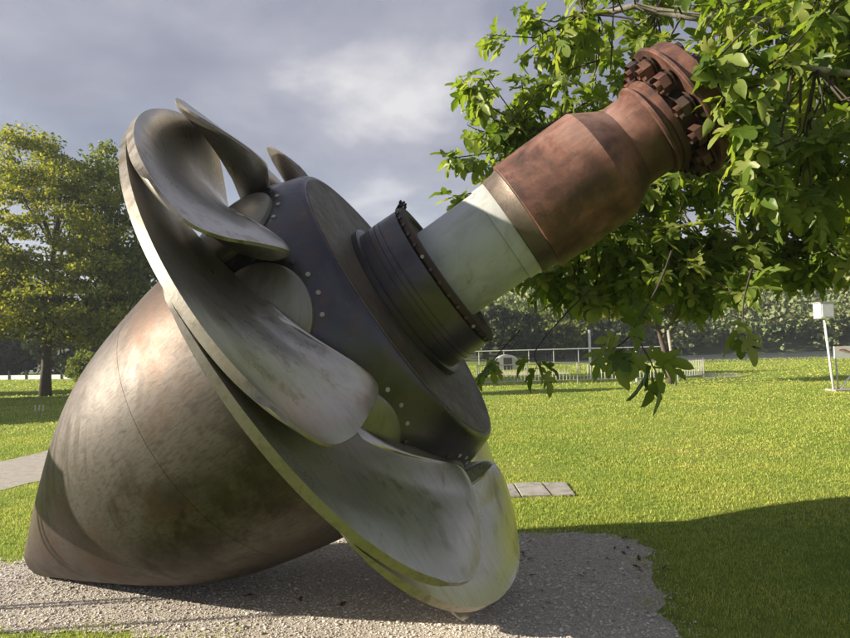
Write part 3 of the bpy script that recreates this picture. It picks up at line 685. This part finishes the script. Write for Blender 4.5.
# small pale hut with an arched roof behind the fence, and the paving before it
hp = ground(508, 370); ht = empty('garden_hut', hp, 'small pale hut with an arched roof behind the wire fence', 'hut')
mb = MB(); w_, h_, d_ = 0.62, 0.75, 1.2
arc = [(-w_, 0), (-w_, h_ * .62)] + [(-w_ * math.cos(t), h_ * .62 + h_ * .55 * math.sin(t)) for t in np.linspace(0.25, math.pi - .25, 9)] + [(w_, h_ * .62), (w_, 0)]
n_ = len(arc); mb.add([(x, 0, z) for x, z in arc] + [(x, d_, z) for x, z in arc], [tuple(range(n_))] + [tuple(range(2 * n_ - 1, n_ - 1, -1))] + [(i, i + n_, i + 1 + n_, i + 1) for i in range(n_ - 1)])
mb.build('shell', L['galv'], ht); MB().box((0, -0.02, .36), (0.5, 0.03, 0.70)).build('door', L['darkmetal'], ht)
sheet('forecourt', [ground(476, 372)[:2], ground(566, 371)[:2], ground(570, 374)[:2], ground(476, 376)[:2]], 0.005, L['path'])
# white net posts
for px, py0, py1, lab in ((637, 383, 333, 'white upright post behind the railing, right of the hanging fig twigs'), (591, 380, 330, 'thin white upright post behind the railing, left of the hanging fig twigs')):
    p = ground(px, py0); hgt = at(px, py1, p[1])[2]
    r = empty('net_post', p, lab, 'post', 'white net posts on the lawn')
    MB().tube([(0, 0, -.05), (0, 0, hgt)], 0.05, 8).build('pole', L['white'], r, True); MB().box((0, 0, 0.02), (.22, .22, .04)).build('foot_plate', L['galv'], r)
# lamp box on a leaning pole at the right
p = ground(834, 391); dpt = p[1]; top = at(824, 318, dpt) - p
lp = empty('floodlight_pole', p, 'slightly leaning pole with a white box lamp on top at right', 'lamp')
MB().tube([(0, 0, -.05), tuple(top)], [0.035, 0.03], 8).build('pole', L['white'], lp, True)
MB().tube([(0.12, 0.0, -.05), (0.10, 0, 0.9)], 0.022, 6).build('side_pole', L['galv'], lp, True)
bx_ = MB().box((0, 0, 0.2), (0.37, 0.34, 0.42)); hd = bx_.build('lamp_box', L['white'], lp); hd.location = Vector(top)
MB().box((0, 0, 0.43), (0.43, 0.40, 0.03)).build('box_lid', L['galv'], hd)
MB().box((0, -0.185, 0.2), (0.30, 0.015, 0.34)).build('lens_panel', L['wall'], hd)
MB().tube([(0.14, 0, 0.02), (0.62, 0.05, 0.52)], 0.025, 6).build('brace', L['white'], lp, True)
MB().box((0.45, 0, 0.02), (1.1, 0.5, 0.06)).build('foot_slab', L['slab'], lp)
# white board beyond it
p = ground(834, 389); q = at(834, 352.5, p[1] + .6)
sb = empty('notice_board', (q[0] + .75, q[1], 0), 'white rectangular board with a red squiggle behind the lamp pole', 'sign')
MB().box((0, 0, q[2]), (1.5, 0.04, 0.36)).build('panel', L['white'], sb)
mb = MB(); xs = np.linspace(-0.62, 0.62, 24); mb.tube([(x, -0.03, q[2] + 0.06 * math.sin(x * 9) + .03) for x in xs], 0.018, 5); mb.build('painted_line', L['red'], sb)
for x in (-.1, .6): MB().tube([(x, 0.04, -.05), (x, 0.04, q[2] + .15)], 0.025, 6).build('post', L['galv'], sb)
# pale strip of paving beside the railing end
pa = [ground(703, 374), ground(735, 373), ground(745, 375), ground(735, 377), ground(705, 379)]
sheet('paving_strip', wobble(pa, 0.03, .6, 8), 0.005, L['slab'])
# low white wall far left with dark posts, and small pale stakes on the lawn
a, b_ = ground(-30, 380), ground(72, 379)
wl_ = empty('low_wall', a, 'long low pale wall with dark posts behind the pine trunk', 'wall')
dx = b_ - a; nseg = 10
MB().box((dx[0] / 2, dx[1] / 2, 0.14), (np.hypot(dx[0], dx[1]), 0.3, 0.28), [[math.cos(t_), -math.sin(t_), 0] if r_ == 0 else ([math.sin(t_), math.cos(t_), 0] if r_ == 1 else [0, 0, 1]) for t_ in [math.atan2(dx[1], dx[0])] for r_ in range(3)]).build('wall_base', L['wall'], wl_)
for i in range(6):
    pz = dx * (i + .5) / 6; MB().box((pz[0], pz[1] - 0.2, 0.3), (.08, .05, .6)).build('post', L['darkmetal'], wl_)
for k, px in enumerate((35, 39, 43)):
    p = ground(px, 411); o = MB().tube([(0, 0, -.02), (0.01, 0, 0.17)], 0.014, 6).build('marker_stake', L['white'], None); o.location = p
    tag(o, 'tiny white marker stake in the grass before the pine', 'stake', 'white marker stakes')
# information board outside the picture on the left; its shadow falls on the nose cone
ib = empty('information_board', (-5.3, 3.79, 0), 'information board on two posts just outside the left edge', 'sign')
MB().box((0, 0.0, 1.85), (0.04, 0.74, 0.46)).build('panel', L['wooden'], ib)
for y in (-0.33, 0.02, 0.07): MB().tube([(0.04, y, -.05), (0.04, y, 1.9)], 0.014, 8).build('post', L['galv'], ib, True)

# ------------------------------------------------------------------ fig tree reaching in from the right
fig = empty('fig_tree', (5.5, 6.0, 0), 'large leafy fig tree reaching in from the right over the shaft end', 'tree')
FB = np.array([5.5, 6.0, 0.0])
rg = np.random.default_rng(5)
half = [(0.0, 0.02), (0.10, -0.10), (0.25, -0.09), (0.34, 0.03), (0.21, 0.16), (0.37, 0.28), (0.47, 0.50), (0.36, 0.56), (0.155, 0.38), (0.20, 0.60), (0.19, 0.78), (0.10, 0.95), (0.0, 1.04)]
def leaf_mesh(variant):
    r2 = np.random.default_rng(100 + variant)
    fold, droop, curl = r2.uniform(0.05, 0.65), r2.uniform(0.05, 0.9), r2.uniform(-0.35, 0.35)
    wide = r2.uniform(0.85, 1.15)
    mids = [(0, 0.02), (0, 0.16), (0, 0.34), (0, 0.68), (0, 1.04)]
    V, Fc = [], []
    def pos(x, y):
        return (x * wide, y, fold * abs(x) - droop * max(0, y) ** 2 * .6 - 0.5 * abs(x) ** 2 * (1 + curl) + curl * x * y + 0.03 * math.sin(9 * y + 7 * x + variant))
    for p in mids: V.append(pos(*p))
    link_ = [0, 0, 0, 1, 1, 1, 2, 2, 2, 3, 3, 3, 4]       # which midrib vertex each outline vertex joins
    for sgn in (1, -1):
        st = len(V)
        for (x, y) in half[1:-1]: V.append(pos(sgn * x * r2.uniform(.92, 1.08), y * r2.uniform(.96, 1.04)))
        ids = [0] + list(range(st, len(V))) + [4]
        for i in range(len(ids) - 1):
            a_, b_ = ids[i], ids[i + 1]; ma, mb_ = link_[i], link_[i + 1]
            tri = [a_, b_, ma]
            if len(set(tri)) == 3: Fc.append(tuple(tri) if sgn > 0 else tuple(tri[::-1]))
            if ma != mb_ and b_ not in (ma, mb_):
                Fc.append((ma, b_, mb_) if sgn > 0 else (mb_, b_, ma))
    # petiole
    b0 = len(V); w = 0.012
    V += [(-w, -0.34, 0.03), (w, -0.34, 0.03), (w, 0.03, 0), (-w, 0.03, 0), (0, -0.34, 0.05), (0, 0.03, 0.02)]
    Fc += [(b0, b0 + 1, b0 + 2), (b0, b0 + 2, b0 + 3), (b0 + 1, b0 + 4, b0 + 5), (b0 + 1, b0 + 5, b0 + 2)]
    return V, Fc
LM = [leaf_mesh(i) for i in range(14)]
LMD = [mesh_data('leaf', v, f, L['fig'], True) for v, f in LM]
# crown volume: (centre, radii)
CROWN = [((3.6, 5.4, 3.9), (3.0, 1.5, 1.7), 400), ((2.6, 5.5, 2.65), (1.9, 1.1, 0.75), 170), ((4.6, 5.0, 2.9), (1.6, 1.4, 1.1), 150), ((2.75, 3.75, 2.75), (0.95, 0.55, 0.85), 70), ((2.9, 4.0, 3.7), (1.2, 0.6, 0.6), 50), ((1.15, 5.2, 3.6), (0.9, 0.6, 0.7), 34), ((3.4, 4.2, 2.2), (0.9, 0.5, 0.45), 30), ((1.6, 5.3, 2.15), (1.15, 0.7, 0.5), 70), ((0.85, 5.2, 3.15), (0.6, 0.4, 0.45), 22), ((2.6, 5.0, 2.0), (0.9, 0.5, 0.3), 30)]
TR = np.array(ORG)
def clear_of_runner(p, m, xmin=1.25):
    d = p - TR; s = d @ AX; r = np.linalg.norm(d - s * AX)
    if 0.7 < s < 3.2 and r < 0.42 + m: return False
    # nothing grows in the open space between the viewer and the shaft
    k = (p[1] - 0.0)
    if p[1] < 4.3:
        px = 425 + 640 * p[0] / p[1]
        if p[0] < xmin: return False
        if s < 2.62 and r < 0.9: return False
    return True
LIMBS = [np.array([(5.5, 6.0, 0), (5.35, 5.95, 0.8), (5.0, 5.8, 1.6), (4.3, 5.5, 2.3), (3.4, 5.3, 2.75), (2.5, 5.3, 2.95), (1.7, 5.35, 3.1), (1.1, 5.3, 3.25)]),
         np.array([(5.35, 5.95, 0.8), (5.1, 5.6, 1.8), (4.6, 5.2, 2.8), (3.9, 5.0, 3.5), (3.0, 4.9, 3.95), (2.1, 5.0, 4.15), (1.4, 5.2, 4.3)]),
         np.array([(5.0, 5.8, 1.6), (4.6, 5.0, 2.1), (4.0, 4.4, 2.6), (3.3, 4.0, 2.95), (2.7, 3.8, 3.1), (2.2, 3.7, 3.15)]),
         np.array([(5.1, 5.6, 1.8), (5.0, 5.6, 2.9), (4.6, 5.5, 3.9), (4.0, 5.5, 4.6), (3.2, 5.6, 5.0)]),
         np.array([(4.3, 5.5, 2.3), (3.6, 5.6, 2.35), (2.8, 5.6, 2.4), (2.0, 5.5, 2.45), (1.3, 5.4, 2.45)]),
         np.array([(3.3, 4.0, 2.95), (3.0, 3.9, 3.4), (2.6, 3.9, 3.7), (2.2, 4.0, 3.85)])]
LR = [0.17, 0.11, 0.08, 0.08, 0.05, 0.04]
def smooth_line(P, k=5):
    out = []
    for i in range(len(P) - 1):
        p0, p1, p2, p3 = P[max(i - 1, 0)], P[i], P[i + 1], P[min(i + 2, len(P) - 1)]
        for t in np.linspace(0, 1, k, endpoint=False):
            out.append(0.5 * ((2 * p1) + (-p0 + p2) * t + (2 * p0 - 5 * p1 + 4 * p2 - p3) * t * t + (-p0 + 3 * p1 - 3 * p2 + p3) * t ** 3))
    out.append(P[-1]); return np.array(out)
limb_pts = []
for i, (P, r0) in enumerate(zip(LIMBS, LR)):
    S = smooth_line(P); S = S + np.concatenate([[np.zeros(3)], rg.normal(0, 0.018, (len(S) - 1, 3))])
    limb_pts.append(S[3:])
    MB().tube(S - FB, list(np.linspace(r0, r0 * 0.16, len(S))), 9).build('trunk' if i == 0 else 'limb', L['figbark'], fig, True)
ALLP = np.concatenate(limb_pts)
tips = []
for c, r, n in CROWN:
    k = 0
    while k < n:
        d = rg.normal(0, 1, 3); d /= np.linalg.norm(d); p = np.array(c) + d * rg.uniform(0.1, 1.0) ** 0.45 * np.array(r); k += 1
        if p[2] < (2.03 if p[0] > 2.4 else 1.74) or not clear_of_runner(p, 0.16): continue
        tips.append(p)
LEAVES = []                                          # (matrix columns, origin, size, variant)
def add_leaf(o, d, up, size):
    y = d / np.linalg.norm(d); z = up - y * (up @ y); z /= np.linalg.norm(z) + 1e-9; x = np.cross(y, z)
    if not clear_of_runner(o + y * size * .5, -0.02, 0.3): return
    LEAVES.append((np.stack([x, y, z], 1), o + y * size * .34, size, int(rg.integers(0, 14))))
mbt = MB()
def rosette(tip, axis, n, s0, s1):
    a0 = rg.uniform(0, 6.28); ax = axis / np.linalg.norm(axis)
    ref = np.cross(ax, [0.3, 0.2, 1]); ref /= np.linalg.norm(ref); bi = np.cross(ax, ref)
    for k in range(n):
        an = a0 + k * 2.4; out = math.cos(an) * ref + math.sin(an) * bi
        d = out * rg.uniform(0.6, 1.0) + ax * rg.uniform(0.0, 0.8) + np.array([0, 0, rg.uniform(-1.3, 0.1)])
        upv = np.array([0, 0, 1.0]) * 0.9 + ax * 0.5 + rg.normal(0, 0.35, 3)
        add_leaf(tip - ax * k * 0.022, d, upv, rg.uniform(s0, s1))
for p in tips:
    dd = np.linalg.norm(ALLP - p, axis=1); j = dd.argmin(); s = ALLP[j]
    L_ = dd[j]
    st = s if L_ < 0.9 else p + (s - p) * 0.9 / L_
    mid = (st + p) / 2 + rg.normal(0, 0.07, 3) + np.array([0, 0, -0.09]); mbt.tube(smooth_line(np.array([st - FB, mid - FB, p - FB]), 3)[::3], [0.008, 0.006, 0.004], 5, False)
    ax = p - mid; rosette(p, ax + np.array([0, 0, .1]), int(rg.integers(8, 13)), 0.085, 0.165)
    for f in (0.35, 0.7):
        if rg.uniform() < .7:
            q = mid + (p - mid) * f; add_leaf(q, rg.normal(0, 1, 3) + np.array([0, 0, -.4]), np.array([0, 0, 1.0]) + rg.normal(0, .4, 3), rg.uniform(.09, .16))
# the twigs that hang into view: under the sleeve, left of the shaft top, beside the collar
def hang(pix, depth, n, s0, s1, r=0.007):
    P = smooth_line(np.array([at(x, y, depth + 0.1 * math.sin(i * 1.3)) for i, (x, y) in enumerate(pix)]), 4)
    mbt.tube(P - FB, list(np.linspace(r, r * .5, len(P))), 5, False)
    rosette(P[-1], P[-1] - P[-3], n, s0, s1); return P
P_ = hang([(672, 250), (664, 272), (655, 292), (640, 318), (633, 333), (642, 346), (656, 372)], 3.45, 9, 0.14, 0.20)
for q in P_[1:16:3]: rosette(q, rg.normal(0, 1, 3) + np.array([0, 0, -.3]), 4, 0.08, 0.14)
hang([(633, 333), (620, 345), (607, 350)], 3.45, 8, 0.12, 0.18, .005)
hang([(752, 268), (744, 300), (742, 335)], 3.5, 5, 0.10, 0.15)
hang([(590, 290), (560, 320), (535, 352), (541, 368)], 4.3, 8, 0.12, 0.17, .006)
hang([(520, 330), (500, 352), (488, 368)], 5.2, 7, 0.12, 0.18, .006)
for pix in ([(590, 100), (540, 130), (500, 150), (452, 158)], [(540, 130), (510, 118), (488, 105), (474, 92)], [(560, 150), (520, 165), (480, 190), (455, 196)], [(600, 60), (570, 70), (545, 88), (505, 128)], [(640, 20), (600, 15), (575, 20), (560, 34)]):
    P = hang(pix, 5.1, 8, 0.11, 0.17, .009)
    for q in P[4::2]: rosette(q + rg.normal(0, .04, 3), rg.normal(0, 1, 3) + np.array([-.3, 0, .3]), 5, 0.10, 0.16)
for pix in ([(745, 30), (725, 50), (712, 66)], [(750, 45), (735, 60), (726, 82)], [(760, 85), (738, 92), (718, 104)], [(765, 100), (748, 112), (736, 128)], [(790, 140), (765, 150), (740, 156)], [(790, 160), (770, 168), (752, 180)], [(770, 180), (755, 190), (738, 196)], [(775, 60), (760, 72), (748, 90)], [(780, 120), (765, 128), (752, 142)]):
    P = hang(pix, 3.25, 11, 0.09, 0.17, .007)
    rosette(P[len(P) // 2] + rg.normal(0, .03, 3), rg.normal(0, 1, 3), 6, 0.08, 0.15)
tag(mbt.build('twigs', L['twig'], fig, True), kind='stuff')
def view(o):
    d = o - CAM; z = d @ FW; return z, IW / 2 + F_PX * (d @ RI) / z, IH / 2 - F_PX * (d @ UP) / z
score = []
for k, (Rm, o, s, v) in enumerate(LEAVES):
    z, x, y = view(o); score.append(s / z if (z > 0 and -10 < x < 860 and -10 < y < 648) else 0)
order = np.argsort(-np.array(score)); single = set(order[:300].tolist())
for k in order[:300]:
    Rm, o, s, v = LEAVES[k]; lo = bpy.data.objects.new('leaf', LMD[v]); lo.parent = fig; COL.objects.link(lo)
    Mx = Matrix([[Rm[i, 0] * s, Rm[i, 1] * s, Rm[i, 2] * s, o[i] - FB[i]] for i in range(3)] + [[0, 0, 0, 1]]); lo.matrix_local = Mx
VV, FF, off = [], [], 0
for k, (Rm, o, s, v) in enumerate(LEAVES):
    if k in single: continue
    vv, ff = LM[v]; VV.append((np.array(vv) * s) @ Rm.T + o - FB); FF.append(np.array(ff) + off); off += len(vv)
fo = obj('foliage', np.concatenate(VV), np.concatenate(FF), L['fig'], fig, True); tag(fo, kind='stuff')
# ------------------------------------------------------------------ fallen leaves on the gravel
L['dry'] = mat_leaf('dry fallen leaf', [(0.09, 0.045, 0.02), (0.14, 0.075, 0.03), (0.055, 0.035, 0.02)], 0.15, 0.8, 1.0)
DM = mesh_data('fallen_leaf', LM[0][0], LM[0][1], L['dry'])
rg = np.random.default_rng(77)
for k in range(30):
    x, y = (rg.uniform(0.6, 1.6), rg.uniform(4.3, 5.35)) if k < 24 else (rg.uniform(-1.6, 0.4), rg.uniform(3.55, 4.2))
    o = bpy.data.objects.new('fallen_leaf', DM); COL.objects.link(o); o.location = (x, y, 0.022); s = rg.uniform(.02, .05); o.scale = (s, s, s * .6)
    o.rotation_euler = (rg.normal(0, .25), rg.normal(0, .25), rg.uniform(0, 6.28))
    tag(o, 'small dry brown fallen leaf lying on the gravel', 'leaf', 'fallen leaves on the gravel')

# ------------------------------------------------------------------ air
mh = bpy.data.materials.new('pale haze'); mh.use_nodes = True; nt = mh.node_tree; nt.nodes.clear()
ho = nt.nodes.new('ShaderNodeOutputMaterial'); pv = nt.nodes.new('ShaderNodeVolumePrincipled')
pv.inputs['Color'].default_value = (0.80, 0.87, 1.0, 1); pv.inputs['Density'].default_value = 0.0009; pv.inputs['Anisotropy'].default_value = 0.2
nt.links.new(pv.outputs[0], ho.inputs['Volume'])
tag(MB().box((0, 280, 34), (900, 720, 70)).build('haze', mh), 'thin pale haze filling the air over the whole park', 'haze', kind='stuff')
